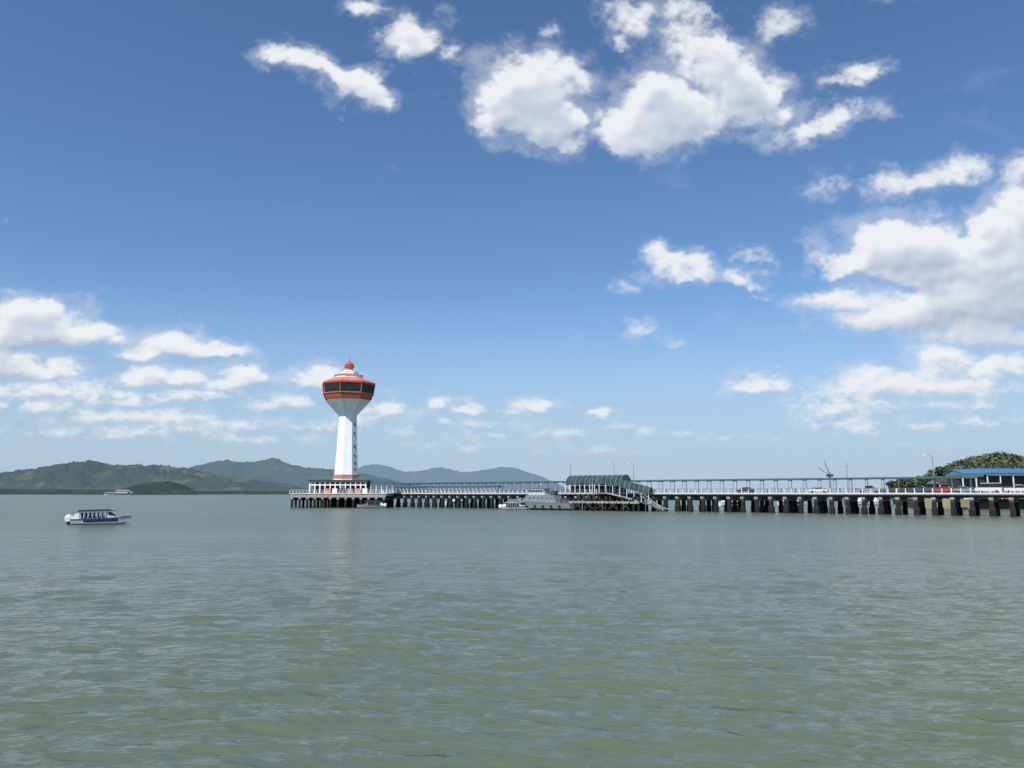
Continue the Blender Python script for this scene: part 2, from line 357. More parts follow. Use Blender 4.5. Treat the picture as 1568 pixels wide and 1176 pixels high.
M['h2']=hillmat('mid_hill',(.03,.055,.035),(.05,.075,.04),(.09,.11,.05),(.165,.255,.35),.64,.003)
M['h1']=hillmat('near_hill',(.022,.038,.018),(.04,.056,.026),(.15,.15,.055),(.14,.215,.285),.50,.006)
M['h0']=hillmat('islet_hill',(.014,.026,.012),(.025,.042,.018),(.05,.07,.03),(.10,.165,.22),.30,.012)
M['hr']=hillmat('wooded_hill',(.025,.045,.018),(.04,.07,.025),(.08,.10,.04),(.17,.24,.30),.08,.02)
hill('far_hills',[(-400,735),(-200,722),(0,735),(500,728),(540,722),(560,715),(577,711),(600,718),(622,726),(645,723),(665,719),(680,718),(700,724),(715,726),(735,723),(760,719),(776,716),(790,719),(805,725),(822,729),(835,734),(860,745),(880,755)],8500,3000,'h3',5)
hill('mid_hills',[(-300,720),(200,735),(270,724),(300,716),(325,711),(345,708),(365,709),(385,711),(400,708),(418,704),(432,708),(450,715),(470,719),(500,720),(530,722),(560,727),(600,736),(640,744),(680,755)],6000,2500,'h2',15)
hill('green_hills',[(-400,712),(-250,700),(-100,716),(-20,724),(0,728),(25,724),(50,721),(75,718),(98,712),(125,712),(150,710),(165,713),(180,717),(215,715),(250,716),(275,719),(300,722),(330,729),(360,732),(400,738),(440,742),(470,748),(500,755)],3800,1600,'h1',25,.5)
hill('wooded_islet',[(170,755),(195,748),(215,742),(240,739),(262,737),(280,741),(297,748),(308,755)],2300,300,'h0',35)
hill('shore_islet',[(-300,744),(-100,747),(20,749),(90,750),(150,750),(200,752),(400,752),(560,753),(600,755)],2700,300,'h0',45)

# ---------------- tower
TD=275.0; TX=xat(529,TD)
twm=Matrix.Translation((TX,TD,0))
tower=empty('observation_tower',twm)
OFF=math.radians(-73)-math.pi/8
def octr(r,z,n=8,off=OFF): return [(r*math.cos(off+2*math.pi*j/n),r*math.sin(off+2*math.pi*j/n),z) for j in range(n)]
def Z(py): return zat(py,TD)
bs=B()
bs.loft([octr(4.35,Z(727)),octr(3.75,Z(680)),octr(3.3,Z(634))],'towerwhite',False)
bs.loft([octr(3.3,Z(634)),octr(3.6,Z(629)),octr(5.2,Z(620)),octr(7.9,Z(613.5))],'towerwhite',False)
for j in range(8):
    a=OFF+2*math.pi*j/8; c,s=math.cos(a),math.sin(a); px_,py_=-s*.22,c*.22
    pts=[(3.1,Z(640)),(3.45,Z(636)),(8.0,Z(615.5)),(8.0,Z(613.6)),(3.1,Z(613.6))]
    bs.loft([[(c*r+px_,s*r+py_,z) for r,z in pts],[(c*r-px_,s*r-py_,z) for r,z in pts]],'towerwhite')
bs.obj('shaft',tower,twm)
bs=B()
bs.loft([octr(4.75,4.9),octr(4.75,Z(733))],'towerwhite'); bs.loft([octr(4.8,Z(733)),octr(4.8,Z(727.2))],'salmon')
bs.obj('shaft_base',tower,twm)
bs=B()
bs.loft([octr(7.9,Z(613.5)),octr(8.6,Z(612.5)),octr(9.3,Z(604.5))],'red')
bs.loft([octr(9.5,Z(605)),octr(9.5,Z(604))],'salmon')
bs.loft([octr(9.75,Z(591)),octr(9.95,Z(590)),octr(9.95,Z(588)),octr(9.0,Z(586.2))],'red')
bs.obj('cabin_bands',tower,twm)
bs=B()
bs.loft([octr(9.15,Z(604.6)),octr(9.6,Z(590.9))],'glass',False)
bs.obj('cabin_windows',tower,twm)
bs=B()
for j in range(8):
    A0=octr(9.23,Z(604)); A1=octr(9.67,Z(591))
    p0,p1=Vector(A0[j]),Vector(A0[(j+1)%8]); q0,q1=Vector(A1[j]),Vector(A1[(j+1)%8])
    for k in range(7):
        f=k/7; bs.cyl(p0.lerp(p1,f),q0.lerp(q1,f),.07 if k else .2,n=4,k='red' if k==0 else 'concd')
    bs.cyl(p0.lerp(q0,.45),p1.lerp(q1,.45),.07,n=4,k='concd')
bs.obj('window_mullions',tower,twm)
bs=B()
bs.loft([octr(8.95,Z(586.2)),octr(8.7,Z(585.4)),octr(5.9,Z(580.2))],'salmon')
bs.loft([octr(5.3,Z(581)),octr(5.3,Z(576.2))],'towerwhite')
bs.loft([octr(5.7,Z(576.2)),octr(5.6,Z(575.4)),octr(3.5,Z(573.2))],'salmon')
bs.loft([octr(3.5,Z(573.2)),octr(3.4,Z(570.5))],'towerwhite')
bs.loft([octr(3.6,Z(570.5)),octr(2.2,Z(569)),octr(1.9,Z(568))],'towerwhite')
for j in range(16):
    a=2*math.pi*j/16; c,s=math.cos(a),math.sin(a); bs.cyl((c*6.2,s*6.2,Z(580.6)),(c*6.2,s*6.2,Z(577.5)),.05,n=4,k='white')
bs.obj('tiered_roof',tower,twm)
bs=B()
bs.loft([octr(1.4,Z(568),12),octr(1.4,Z(562.5),12)],'salmon')
bs.loft([octr(1.9,Z(562.5),12),octr(1.9,Z(561),12)],'red')
bs.loft([octr(1.5,Z(561),12),octr(1.6,Z(558.5),12),octr(1.2,Z(556),12),octr(.5,Z(554),12),octr(.2,Z(552),12)],'red')
bs.cyl((0,0,Z(553)),(0,0,Z(546)),.15,.07,6,'red')
bs.obj('lantern',tower,twm)
bs=B()
an=math.radians(-73+45); c,s=math.cos(an),math.sin(an)
for i,py in enumerate([650,664,684,698,709,719]):
    z=Z(py); f=(z-Z(727))/(Z(634)-Z(727)); r=(4.35*(1-f)+3.3*f)*math.cos(math.pi/8)
    w_=.32; h=[.35,.3,.65,.35,.5,.4][i]
    ctr=Vector((c*r,s*r,z)); tx=Vector((-s,c,0))
    q=[ctr+tx*w_*a+Vector((0,0,h*b_)) for a,b_ in((-1,-1),(1,-1),(1,1),(-1,1))]
    n_=Vector((c,s,0))
    bs.loft([[p-n_*.3 for p in q],[p+n_*.06 for p in q]],'glass')
bs.obj('shaft_windows',tower,twm)

# ---------------- tower platform + pavilion
plat=empty('tower_platform',twm)
def lx(px,D=267): return xat(px,D)-TX
b1=B()
x0,x1=lx(445),lx(592)
b1.box((x0,-9,4.0),(x1,12,4.75),'conc'); b1.box((x0-.15,-9.2,4.75),(x1+.15,12.2,5.0),'white')
b1.box((x0+.2,-9.08,3.5),(x1-.2,-8.4,4.0),'conc'); b1.box((x0+.2,-8.4,2.7),(x0+.9,11.8,4.0),'conc')
b1.obj('deck',plat,twm)
b1=B()
n_=13
for i in range(n_):
    x=x0+.8+(x1-x0-1.6)*i/(n_-1)
    for y in(-8.6,-4,1,6,11):
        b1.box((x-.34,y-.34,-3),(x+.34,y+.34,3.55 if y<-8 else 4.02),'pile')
    b1.box((x-.5,-8.35,2.6),(x+.5,11.5,3.15),'concd')
    b1.box((x-.42,-9.0,2.9),(x+.42,-8.2,3.52),'conc')
b1.obj('piles',plat,twm)
b1=B()
for i in range(30):
    x=x0+(x1-x0)*i/29; b1.box((x-.05,-9.1,5.0),(x+.05,-9.0,6.05),'white')
for z in(5.5,6.05): b1.box((x0,-9.12,z),(x1,-9.02,z+.06),'white')
b1.obj('railing',plat,twm)
pav=empty('tower_pavilion',twm)
b1=B()
a0,a1=lx(470),lx(560)
b1.box((a0,-6.5,Z(739)),(a1,9,Z(736.5)),'conc')
b1.box((a0-.5,-7,Z(736.5)),(a1+.5,9.5,Z(735.3)),'tealg')
for i in range(28):
    x=a0-.4+(a1-a0+.8)*i/27; b1.box((x-.04,-6.95,Z(735.3)),(x+.04,-6.87,Z(735.3)+.9),'metal')
b1.box((a0-.4,-6.95,Z(735.3)+.9),(a1+.4,-6.87,Z(735.3)+.97),'metal')
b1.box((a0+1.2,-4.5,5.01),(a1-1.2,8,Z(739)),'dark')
b1.box((a0+1.0,-4.8,Z(744)),(a1-1.0,-4.6,Z(739.2)),'tealg')
b1.box((a0+.3,-6.2,7.6),(a1-.3,-6.0,8.0),'white')
for i in range(12):
    x=a0+.4+(a1-a0-.8)*i/11; b1.box((x-.2,-6.3,5.01),(x+.2,-5.9,Z(739)),'white')
for i in range(0,6):
    x=a0+6+i*2.6; b1.box((x,-7.6,5.01),(x+1.6,-6.6,6.6),['orange','white','concd','conc','salmon','white'][i])
b1.obj('hall',pav,twm)
b1=B()
a0,a1=lx(556),lx(600)
b1.loft([[(a0,-6,Z(741)),(a0,0,Z(733)),(a0,6,Z(741))],[(a1,-6,Z(742)),(a1,0,Z(736)),(a1,6,Z(742))]],'tealg')
for x in np.linspace(a0+.3,a1-.3,6):
    for y in(-5.5,5.5): b1.cyl((x,y,5),(x,y,Z(741.5)),.14,n=6,k='white')
b1.obj('link_canopy',pav,twm)

# ---------------- pier
A=Vector((109,163,0)); e_=Vector((.785,-.62,0)).normalized(); nrm=Vector((-e_.y,e_.x,0))
pm=Matrix(((e_.x,nrm.x,0,A.x),(e_.y,nrm.y,0,A.y),(0,0,1,0),(0,0,0,1)))
def px2x(px,t=0):
    r=(px-CX)/F/.990*1.0
    ax=A.x+t*nrm.x; ay=A.y+t*nrm.y
    return (r*ay-ax)/(e_.x-r*e_.y)
pier=empty('concrete_pier',pm)
XL=px2x(588); XR=75
W=8.5
b1=B()
b1.box((XL,0,4.55),(XR,W,4.95),'concd'); b1.box((XL,.35,4.954),(XR,W-.35,4.97),'asphalt')
b1.box((XL,-.12,4.80),(XR,.3,5.06),'white'); b1.box((XL,W-.3,4.72),(XR,W+.12,5.12),'conc')
b1.box((XL,.5,4.05),(XR,1.0,4.55),'concd'); b1.box((XL,W-1,4.05),(XR,W-.5,4.55),'concd')  # slab and beams coloured dark: shadow band under the deck put into the colour
b1.box((XL,W/2-.3,3.9),(XR,W/2+.3,4.55),'concd')
b1.cyl((XL,-.2,4.62),(XR,-.2,4.62),.09,n=6,k='metal')
b1.obj('deck',pier,pm)
b1=B(); b2=B(); b3=B()
sp=3.7; nb=int((XR-XL)/sp); rr=random.Random(4)
for i in range(nb+1):
    x=XL+1+i*sp; jx=rr.uniform(-.08,.08)
    b2.loft([[(x-.32,.35,3.0),(x+.32,.35,3.0),(x+.32,W-.35,3.0),(x-.32,W-.35,3.0)],[(x-.40,-.1,3.5),(x+.40,-.1,3.5),(x+.40,W+.1,3.5),(x-.40,W+.1,3.5)],[(x-.46,-.11,4.05),(x+.46,-.11,4.05),(x+.46,W+.1,4.05),(x-.46,W+.1,4.05)]],'conc')
    for y in(.7,W/2,W-.7):
        if y==W/2 and i%2: continue
        w0=.52+rr.uniform(-.04,.12)
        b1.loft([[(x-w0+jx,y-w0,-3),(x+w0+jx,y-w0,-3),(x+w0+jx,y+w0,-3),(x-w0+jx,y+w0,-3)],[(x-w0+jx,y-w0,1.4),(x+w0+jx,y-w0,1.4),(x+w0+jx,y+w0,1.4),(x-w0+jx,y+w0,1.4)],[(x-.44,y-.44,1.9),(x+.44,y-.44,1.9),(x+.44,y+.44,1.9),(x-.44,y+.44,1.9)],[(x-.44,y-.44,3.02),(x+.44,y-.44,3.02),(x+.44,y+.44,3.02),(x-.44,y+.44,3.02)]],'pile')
    b3.box((x-.1,-.05,5.06),(x+.1,.19,6.1),'white')
    b3.box((x-.08+sp/2,-.05,5.06),(x+.08+sp/2,.15,6.05),'white')
    b3.box((x-.1,W-.2,5.12),(x+.1,W,6.1),'white')
for z in(5.45,5.8,6.1):
    b3.box((XL,.02,z),(XR,.1,z+.06),'metal'); b3.box((XL,W-.14,z),(XR,W-.06,z+.06),'metal')
b1.obj('piles',pier,pm); b2.obj('crossheads',pier,pm); b3.obj('railing',pier,pm)
b1=B(); c0,c1=XL,px2x(1478)
prof=[(4.6,8.42),(5.2,8.66),(6.1,8.8),(7.0,8.66),(7.6,8.42),(7.6,8.30),(4.6,8.30)]
b1.loft([[(c0,y,z) for y,z in prof],[(c1,y,z) for y,z in prof]],'teal')
x=c0+.5
while x<c1:
    for y in(4.9,7.3): b1.cyl((x,y,4.97),(x,y,8.3),.08,n=6,k='metal')
    b1.box((x-.06,4.6,8.14),(x+.06,7.6,8.298),'metal'); x+=sp
b1.obj('walkway_canopy',pier,pm)
b1=B(); c0,c1=px2x(596),px2x(760)
prof=[(.8,7.0),(2.2,7.5),(3.6,7.0),(3.6,6.88),(.8,6.88)]
b1.loft([[(c0,y,z) for y,z in prof],[(c1,y,z) for y,z in prof]],'tealg')
x=c0+.4
while x<c1:
    b1.cyl((x,1.0,4.97),(x,1.0,6.9),.09,n=6,k='white'); b1.cyl((x,3.4,4.97),(x,3.4,6.9),.09,n=6,k='white'); x+=sp/2
b1.obj('boarding_canopy',pier,pm)

hall=empty('vaulted_boarding_hall',pm)
b1=B(); b2=B()
c0,c1=px2x(866),px2x(948)
def arch(x,y0,y1,z0,h,n=14):
    return [(x,(y0+y1)/2-(y1-y0)/2*math.cos(math.pi*j/n),z0+h*math.sin(math.pi*j/n)) for j in range(n+1)]
def vault(xs,y0f,y1f,z0f,hf,rib=2):
    R=[arch(x,y0f(x),y1f(x),z0f(x),hf(x)) for x in xs]
    b1.loft(R,'tealg',True,False)
    for i,x in enumerate(xs[::rib]):
        a=arch(x,y0f(x)-.06,y1f(x)+.06,z0f(x),hf(x)+.06)
        for p,q in zip(a[:-1],a[1:]): b2.cyl(p,q,.06,n=4,k='conc')
xs=list(np.linspace(c0,c1,23))
vault(xs,lambda x:-.6,lambda x:6.2,lambda x:7.4,lambda x:2.9)
for x in xs[::2]:
    b2.cyl((x,-.6,4.9),(x,-.6,7.45),.13,n=6,k='white'); b2.cyl((x,6.2,4.9),(x,6.2,7.45),.13,n=6,k='white')
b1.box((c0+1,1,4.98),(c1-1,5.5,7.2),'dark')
g0,g1=px2x(908,-3),px2x(992,-3)
def zf(x):
    t=(x-g0)/(g1-g0); return 7.6-4.3*max(0,t-.25)**1.1
xs=list(np.linspace(g0,g1,25))
vault(xs,lambda x:-4.2,lambda x:-1.2,zf,lambda x:2.1)
for x in xs[::3]:
    b2.cyl((x,-4.2,zf(x)-2.6),(x,-4.2,zf(x)),.11,n=6,k='white')
fl=[[(x,-4.3,zf(x)-2.75),(x,-1.1,zf(x)-2.75),(x,-1.1,zf(x)-2.5),(x,-4.3,zf(x)-2.5)] for x in xs]
b1.loft(fl,'conc')
b1.obj('glass_vault',hall,pm); b2.obj('frame',hall,pm)
land=empty('boat_landing',pm)
b1=B()
l0,l1=px2x(872,-5),px2x(1008,-5)
b1.box((l0,-6.5,2.3),(l1-6,-.9,2.65),'concd'); b1.box((l0,-6.62,2.1),(l1-6,-6.5,2.7),'conc')
x=l0+.5
while x<l1-6:
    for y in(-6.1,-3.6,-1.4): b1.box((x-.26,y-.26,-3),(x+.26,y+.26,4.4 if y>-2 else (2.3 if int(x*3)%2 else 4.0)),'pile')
    x+=1.75
for y in(-6.3,-4.0):
    for k in range(2):
        xa=l1-6+k*1.5
        b1.cyl((xa,y,4.8-k*1.8),(xa+6,y,.6),.14,n=4,k='conc')
for k in range(9):
    x=l1-6+k*.75; z=2.6-k*.26; b1.box((x,-6.2,z-.1),(x+.7,-4.05,z),'conc')
for k in range(5):
    xa=l0+2+k*(l1-l0-10)/5; b1.cyl((xa,-6.7,.5),(xa+3,-6.7,2.4),.11,n=4,k='concd'); b1.cyl((xa+3,-6.7,.5),(xa,-6.7,2.4),.11,n=4,k='concd')
b1.obj('landing_frame',land,pm)

# ---------------- street lamps, crane
def lamp(px,top,t=7.9,arm=1.6):
    x=px2x(px,t); p=pm@Vector((x,t,0)); D=p.y
    h=zat(top,D)-4.97
    b=B(); b.cyl((0,0,0),(0,0,h),.13,.07,8,'metal'); b.cyl((0,0,0),(0,0,.5),.22,.2,8,'conc')
    sg=-1
    b.cyl((0,0,h),(sg*arm*.5,0,h+.35),.06,n=6,k='metal'); b.cyl((sg*arm*.5,0,h+.35),(sg*arm,0,h+.4),.05,n=6,k='metal')
    b.box((sg*arm-.35,-.14,h+.32),(sg*arm+.35,.14,h+.5),'white')
    b.obj('street_lamp',None,Matrix.Translation((p.x,p.y,4.97))@Matrix.Rotation(math.atan2(e_.y,e_.x),4,'Z'))
for px,top in((872,711),(938,709),(967,711),(645,722),(1419,699),(630,722)): lamp(px,top)
cr=B(); Dc=330; 
cr.cyl((0,0,3),(0,0,zat(722,Dc)),.5,.4,8,'metal'); cr.cyl((0,0,zat(727,Dc)),(-2.2,0,zat(704,Dc)),.22,.12,6,'metal'); cr.box((-1,-1,zat(730,Dc)),(1.2,1,zat(726,Dc)),'concd')
cr.cyl((0,0,zat(722,Dc)),(-2.2,0,zat(704,Dc)),.06,n=4,k='metal'); cr.cyl((0,0,zat(728,Dc)),(-4.5,0,zat(716,Dc)),.15,n=6,k='metal'); cr.box((-4,-3,-1),(4,3,3.4),'grey')
cr.obj('harbour_crane',None,Matrix.Translation((xat(1272,Dc),Dc,0)))
mb=B(); mb.box((-2,-2,-1),(2,2,3.2),'grey'); mb.cyl((0,0,3),(0,0,zat(708,Dc)),.2,.1,6,'metal'); mb.box((-.9,-.1,zat(715,Dc)),(.9,.1,zat(714.4,Dc)),'metal')
mb.obj('radio_mast',None,Matrix.Translation((xat(1299,Dc),Dc,0)))

# ---------------- cars on pier
def car(px,t,paint,kind='car',flip=1):
    x=px2x(px,t); b=B(); L=4.4; Wd=1.75
    if kind=='pickup_truck':
        L=5.2; body=[(-2.6,.45),(2.6,.45),(2.6,.95),(1.5,1.1),(-2.6,1.1)]; cab=[(-.7,1.1),(1.4,1.1),(.75,1.75),(-.55,1.78)]
    elif kind=='van':
        L=5; body=[(-2.5,.4),(2.5,.4),(2.5,1.1),(2.1,1.25),(-2.5,1.25)]; cab=[(-2.45,1.25),(2.05,1.25),(1.4,2.15),(-2.4,2.2)]
    else:
        body=[(-2.2,.4),(2.2,.4),(2.25,.75),(1.3,.98),(-2.1,1.02),(-2.25,.8)]; cab=[(-1.7,1.02),(1.2,.98),(.5,1.45),(-1.0,1.48)]
    b.prism(body,-Wd/2,Wd/2,paint); b.prism(cab,-Wd/2+.12,Wd/2-.12,'glass')
    cx0=sum(p[0] for p in cab[2:])/2; hw=abs(cab[2][0]-cab[3][0])/2
    b.box((cx0-hw,-Wd/2+.1,cab[2][1]-.02),(cx0+hw,Wd/2-.1,cab[2][1]+.07),paint)
    for wx in(-L*.31,L*.31):
        for wy in(-Wd/2-.02,Wd/2-.2): b.cyl((wx,wy,.33),(wx,wy+.22,.33),.33,n=14,k='tyre')
    mt=pm@Matrix.Translation((x,t,4.972))
    if flip<0: mt=mt@Matrix.Rotation(math.pi,4,'Z')
    b.obj(kind,None,mt)
car(1395,2.6,'card','pickup_truck'); car(1432,2.6,'carr','car',-1); car(1463,2.6,'cars','car'); car(1500,2.5,'carw','van',-1); car(1545,2.6,'carw','pickup_truck'); car(1245,2.6,'carw','car'); car(1135,2.6,'card','car',-1); car(1320,2.6,'cars','pickup_truck')

# ---------------- boats
def hullrings(L,Bm,Hb,Hs,n=14,full=.5,draft=.4):
    R=[]
    for i in range(n+1):
        t=i/n; x=-L/2+L*t
        wv=Bm/2*(1 if t<full else max(0.02,(1-((t-full)/(1-full))**2.2)))
        sh=Hs+(Hb-Hs)*t**2.2
        kx=-draft+ (draft+sh*.55)*max(0,(t-.72)/.28)**2
        R.append([(x,-wv,sh),(x,-wv*.88,sh*.25),(x,0,kx),(x,wv*.88,sh*.25),(x,wv,sh)])
    return R
def hull(b,L,Bm,Hb,Hs,k,kd,full=.5,stripe=None):
    R=hullrings(L,Bm,Hb,Hs,full=full); b.loft(R,k,True,True)
    if stripe:
        for sg in(0,4):
            T=[]
            for r in R[3:12]:
                p=Vector(r[sg]); q=Vector(r[1 if sg==0 else 3]); o=Vector((0,-.03 if sg==0 else .03,0))
                T.append([p.lerp(q,.15)+o,p.lerp(q,.75)+o])
            b.loft(T,stripe,False,False)
    for sg in(0,4):
        for i in range(len(R)-1): b.cyl(R[i][sg],R[i+1][sg],.07,n=5,k=kd)
def speedboat(name,px,py,D,L,heading,stripe='bluehull',canopy='teal',hk='white'):
    p=pos(px,py,D)
    mt=Matrix.Translation((p[0],D,0))@Matrix.Rotation(heading,4,'Z')
    par=empty(name,mt); b=B(); hull(b,L,L*.28,1.3,.85,hk,'concd',.5,stripe); b.obj('hull',par,mt)
    b=B(); w_=L*.11
    rf=[(-L*.40,2.1),(-L*.36,2.35),(L*.14,2.45),(L*.24,2.25),(L*.24,2.17),(-L*.40,2.02)]
    b.prism(rf,-w_-.15,w_+.15,canopy)
    for t in np.linspace(-L*.36,L*.08,7):
        for y in(-w_,w_): b.cyl((t,y,.85),(t,y,2.2),.05,n=5,k=hk)
    b.obj('canopy',par,mt)
    b=B()
    b.prism([(L*.08,1.0),(L*.33,1.05),(L*.24,1.5),(L*.14,1.95),(L*.08,2.0)],-w_*.9,w_*.9,hk)
    b.prism([(L*.12,1.5),(L*.28,1.28),(L*.225,1.63),(L*.16,2.02),(L*.12,2.02)],-w_*.92,w_*.92,'glass')
    for k in range(6):
        xs_=-L*.33+k*L*.065; b.box((xs_,-w_*.85,.88),(xs_+.12,w_*.85,1.85),'concd'); b.box((xs_+.12,-w_*.85,.88),(xs_+.5,w_*.85,1.3),'bluehull')
    b.obj('console_and_seats',par,mt)
    b=B()
    b.prism([(-L/2-.02,.6),(-L*.38,.86),(-L*.38,1.75),(-L*.42,1.78),(-L/2-.02,1.1)],-w_*1.05,-w_*.95,'white')
    b.prism([(-L/2-.02,.6),(-L*.38,.86),(-L*.38,1.75),(-L*.42,1.78),(-L/2-.02,1.1)],w_*.95,w_*1.05,'white')
    for y in(-.75,0,.75):
        b.loft([[(-L/2-.75,y-.2,.55),(-L/2-.1,y-.22,.55),(-L/2-.1,y+.22,.55),(-L/2-.75,y+.2,.55)],[(-L/2-.85,y-.24,1.2),(-L/2-.05,y-.24,1.2),(-L/2-.05,y+.24,1.2),(-L/2-.85,y+.24,1.2)],[(-L/2-.6,y-.14,1.6),(-L/2-.12,y-.14,1.55),(-L/2-.12,y+.14,1.55),(-L/2-.6,y+.14,1.6)]],'white')
        b.box((-L/2-.5,y-.1,-.4),(-L/2-.25,y+.1,.56),'concd')
    b.obj('outboard_engines',par,mt)
    return par
speedboat('passenger_speedboat',155,802,126,8.6,math.radians(22),'bluehull','tealg','boatwhite')
speedboat('passenger_speedboat',567,777,262,9.0,math.radians(-175),'grey','concd','grey')
speedboat('passenger_speedboat',792,779,236,9.5,math.radians(-10),'grey','conc','boatwhite')
pp=pm@Vector((px2x(826,-6),-6,0)); mt=Matrix.Translation(pp)@Matrix.Rotation(math.atan2(-e_.y,-e_.x),4,'Z')
ship=empty('patrol_ship',mt); b=B()
hull(b,25,5.4,3.2,2.1,'grey','grey',.45); b.obj('hull',ship,mt)
b=B()
b.prism([(-7,2.1),(5,2.3),(3.8,4.4),(-6.5,4.3)],-2.0,2.0,'grey')
b.prism([(-3,4.4),(3.2,4.42),(2.4,6.4),(-2.5,6.3)],-1.7,1.7,'boatwhite')
b.prism([(-2.6,5.3),(3.0,5.3),(2.75,5.95),(-2.55,5.95)],-1.73,1.73,'glass')
for x in np.linspace(-2.2,2.4,6): b.box((x-.07,-1.76,5.28),(x+.07,1.76,5.97),'boatwhite')
b.prism([(-3.2,6.4),(2.9,6.45),(2.8,6.6),(-3.2,6.55)],-1.95,1.95,'grey')
b.cyl((-1,0,6.5),(-1,0,9.8),.12,.07,6,'grey'); b.cyl((-1.8,0,6.5),(-1,0,9),.07,n=5,k='grey'); b.box((-1.1,-1.2,8.3),(-.9,1.2,8.42),'grey'); b.cyl((-.6,0,7.6),(-.6,0,7.9),.45,n=10,k='white')
b.loft([[(-6,-.7,4.3),(-4.2,-.7,4.3),(-4.2,.7,4.3),(-6,.7,4.3)],[(-6.2,-.5,5.7),(-4.7,-.5,5.7),(-4.7,.5,5.7),(-6.2,.5,5.7)]],'concd')
for x in(-5.6,-4,-2.4,-.8,.8,2.4): b.cyl((x,-2.03,3.5),(x,-1.98,3.5),.22,n=10,k='glass'); b.cyl((x,1.98,3.5),(x,2.03,3.5),.22,n=10,k='glass')
for x in(-9,-6,-3,0,3): b.cyl((x,2.65,1.1),(x,2.95,1.1),.38,n=10,k='tyre')
b.box((-11,-1.5,2.1),(-8,1.5,3.3),'concd')
b.obj('superstructure',ship,mt)
b=B(); b.cyl((7.5,0,2.4),(7.5,0,3.1),.7,.5,10,'grey'); b.cyl((7.6,0,3.0),(9.6,0,3.4),.09,n=6,k='concd'); b.box((7,-.5,2.9),(8,.5,3.5),'grey'); b.obj('deck_gun',ship,mt)
b=B()
for i in range(14):
    x=-12+i*1.5
    for sg in(-1,1):
        y=sg*2.55 if x<-1 else sg*2.6*max(.1,1-((x+1.2)/13.7)**2.2)
        z=2.1+1.1*((x+12.5)/25)**2.2; b.cyl((x,y,z),(x,y,z+.95),.035,n=4,k='white')
b.obj('guard_rail',ship,mt)

# ---------------- far shore building (left)
b=B(); D=2150; k=D/F
b.box((-24*k,0,0),(20*k,25,5),'white'); b.prism([(-25*k,5),(21*k,5),(16*k,8),(-20*k,8)],-2,27,'conc')
b.box((-6*k,-4,4.9),(12*k,10,9.5),'white'); b.prism([(-8*k,9.5),(14*k,9.5),(8*k,14.5),(-2*k,14.5)],-6,12,'conc')
for i in range(11): b.box((-22*k+i*3.8*k,-.3,1),(-20*k+i*3.8*k,-.05,4),'glass')
b.obj('waterfront_hotel',None,Matrix.Translation((xat(184,D),D,0)))

# ---------------- right shore: land, hill, forest, sheds
b=B()
b.loft([[(xat(1400,250),250,-1),(420,205,-1),(900,700,-1),(xat(1330,700),700,-1)],[(xat(1402,252),254,3.2),(420,210,3.2),(900,700,3.2),(xat(1332,700),700,3.2)]],'ground')
b.obj('shore_land')
hp=[(1405,754),(1422,742),(1436,728),(1450,719),(1465,713),(1480,709),(1495,706),(1512,703),(1530,701),(1550,704),(1570,707),(1620,698),(1700,690),(1800,705),(1900,740)]
HD=620.0
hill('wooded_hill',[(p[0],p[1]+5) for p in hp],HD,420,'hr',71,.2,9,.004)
def leafblob(vs,fs,c,r,n,sz,rg):
    d=rg.randn(n,3); d/=np.linalg.norm(d,axis=1)[:,None]; rad=r*(.55+.5*rg.rand(n))[:,None]
    p=c+d*rad*np.array([1,1,.8])
    a=rg.randn(n,3); a/=np.linalg.norm(a,axis=1)[:,None]; bb=np.cross(a,d+.3*rg.randn(n,3)); bb/=np.linalg.norm(bb,axis=1)[:,None]+1e-6
    s=(sz*(.6+.8*rg.rand(n)))[:,None]
    q=np.stack([p-a*s-bb*s*.6,p+a*s-bb*s*.6,p+a*s+bb*s*.6,p-a*s+bb*s*.6],1).reshape(-1,3)
    base=sum(len(v) for v in vs); vs.append(q); fs.append((np.arange(n*4)+base).reshape(-1,4))
def leafobj(name,vs,fs,key,parent=None):
    P=np.concatenate(vs); Q=np.concatenate(fs); me=bpy.data.meshes.new(name); me.from_pydata(P.tolist(),[],Q.tolist()); me.materials.append(M[key]); me.update()
    o=bpy.data.objects.new(name,me); sc.collection.objects.link(o)
    if parent: o.parent=parent
    return o
vs,fs=[],[]; hx=np.array([p[0] for p in hp]); hy=np.array([p[1]+5 for p in hp])
for i in range(1000):
    t=rng.uniform(.05,.68); px=rng.uniform(1412,1700); y=np.interp(px,hx,hy)
    zr=(755.5-y)/F*HD/.985+HC; shp=math.sin(min(t/.6,1)*math.pi/2)**1.15
    Yy=HD+(t-.6)*420; Xx=(px-CX)/F*Yy; r_=rng.uniform(1.8,5.2)
    leafblob(vs,fs,np.array([Xx,Yy,zr*shp+r_*.4]),r_,50,.8,rng)
leafobj('hill_forest',vs,fs,'leafhill')
def tree(px,D,top,wd):
    x=xat(px,D); H=zat(top,D)-3.2
    p=empty('shore_tree',Matrix.Translation((x,D,3.2))); b=B()
    b.cyl((0,0,-.3),(.2,0,H*.5),.35,.2,8,'bark'); lobes=[]
    for k in range(9):
        a=k*2.4; rr=wd*.5*(.25+.55*rng.rand()); q=Vector((rr*math.cos(a),rr*math.sin(a)*.8,H*(.42+.45*rng.rand())))
        b.cyl((.15,0,H*.35),q,.14,.05,5,'bark'); lobes.append(q)
    o=b.obj('trunk',p,p.matrix_world); vs,fs=[],[]
    for q in lobes+[Vector((0,0,H*.85))]:
        leafblob(vs,fs,np.array(q),wd*rng.uniform(.16,.26),170,.32,rng)
    o=leafobj('crown',vs,fs,'leaf',p)
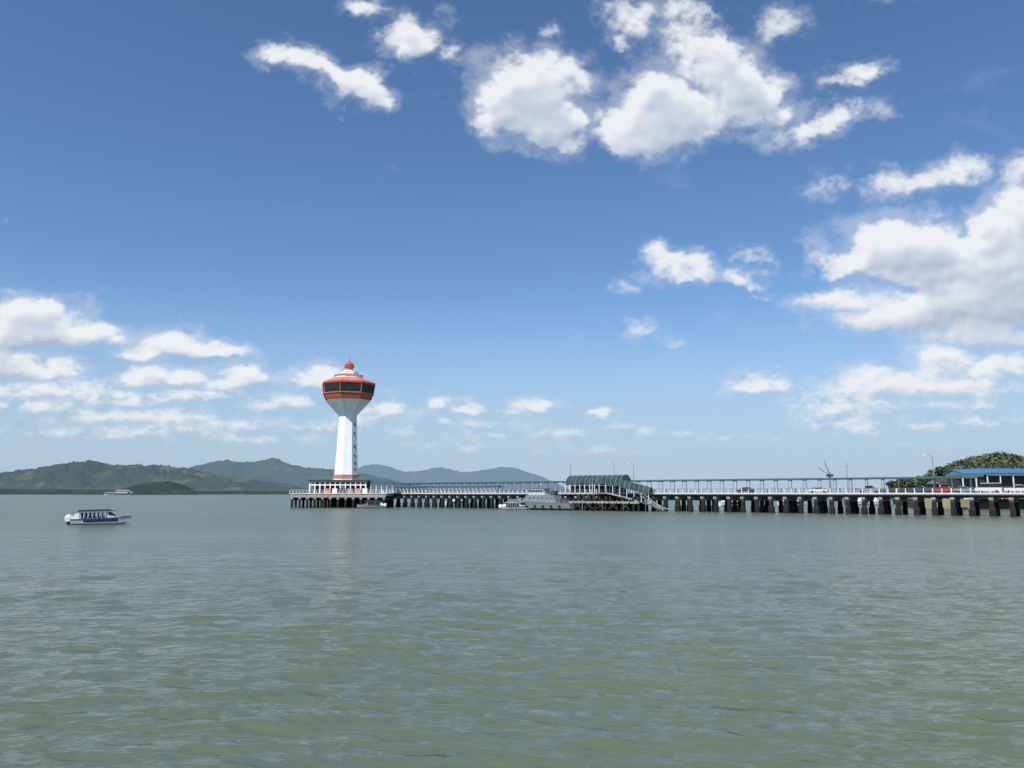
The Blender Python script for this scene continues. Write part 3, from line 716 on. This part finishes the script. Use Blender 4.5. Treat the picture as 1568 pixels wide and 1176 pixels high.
for px,D,top,wd in((1442,300,712,9),(1455,310,714,8),(1430,290,723,6),(1410,285,729,6),(1395,300,731,6),(1467,320,713,8),(1380,330,732,6),(1425,320,725,7),(1366,340,735,5),(1500,360,710,9),(1530,360,711,9),(1560,350,710,9),(1590,340,705,9),(1480,330,714,7)):
    tree(px,D,top,wd)
def shed(px0,px1,D,ridge,eave,dep,roof='blue'):
    x0,x1=xat(px0,D),xat(px1,D); zr,ze=zat(ridge,D),zat(eave,D)
    mt=Matrix.Translation((x0,D,0)); p=empty('port_shed',mt); L=x1-x0; b=B()
    b.loft([[(-.6,-.8,ze-.1),(L+.6,-.8,ze-.1),(L+.6,-.8,ze+.1),(-.6,-.8,ze+.1)],[(-.6,dep/2,zr-.1),(L+.6,dep/2,zr-.1),(L+.6,dep/2,zr+.1),(-.6,dep/2,zr+.1)],[(-.6,dep+.8,ze-.1),(L+.6,dep+.8,ze-.1),(L+.6,dep+.8,ze+.1),(-.6,dep+.8,ze+.1)]],roof)
    n=int(L/.8)
    for i in range(n+1):
        x=-.6+(L+1.2)*i/n
        b.cyl((x,-.8,ze+.12),(x,dep/2,zr+.12),.04,n=4,k=roof)
    b.obj('roof',p,mt)
    b=B(); 
    for i in range(int(L/4)+1):
        x=min(i*4.,L); b.box((x-.15,-.1,3.2),(x+.15,.2,ze-.1),'white'); 
    b.box((.2,2,3.2),(L-.2,dep-.3,ze-.12),'concd'); b.box((-.05,-.05,ze-.9),(L+.05,.1,ze-.15),'white')
    b.loft([[(-.02,0,ze-.6),(-.02,0,ze-.15),(-.02,dep/2,zr-.2),(-.02,dep,ze-.15),(-.02,dep,ze-.6)],[(.15,0,ze-.6),(.15,0,ze-.15),(.15,dep/2,zr-.2),(.15,dep,ze-.15),(.15,dep,ze-.6)]],'white')
    for i in range(int(L/5)): b.box((i*5+1,1.9,3.2),(i*5+3.4,1.99,6.2),random.choice(['white','salmon','tealg','blue']))
    b.obj('walls',p,mt)
shed(1514,1640,240,716.5,724,18); shed(1476,1508,232,718.5,725,9); shed(1440,1472,255,733,738,8,'concd')
b=B()
x=px2x(1335,8.0)
i=0
while x<60:
    b.box((x,8.02,5.13),(x+1.6,8.08,6.0),'orange' if i%3 else 'white'); x+=2.0; i+=1
b.obj('barrier_panels',pier,pm)
for px,D,L in((1120,300,12),(1215,310,14),(1330,330,16),(1350,320,12),(700,320,10)):
    b=B(); hull(b,L,L*.25,2.2,1.5,'white','grey',.5,'bluehull'); b.prism([(-L*.35,1.6),(L*.12,1.7),(L*.05,4.0),(-L*.33,3.9)],-L*.09,L*.09,'white'); b.prism([(-L*.33,2.8),(L*.1,2.8),(L*.075,3.5),(-L*.32,3.5)],-L*.092,L*.092,'glass')
    b.cyl((-L*.1,0,4),(-L*.1,0,7),.08,n=5,k='white'); b.obj('fishing_boat',None,Matrix.Translation((xat(px,D),D,0))@Matrix.Rotation(.4,4,'Z'))
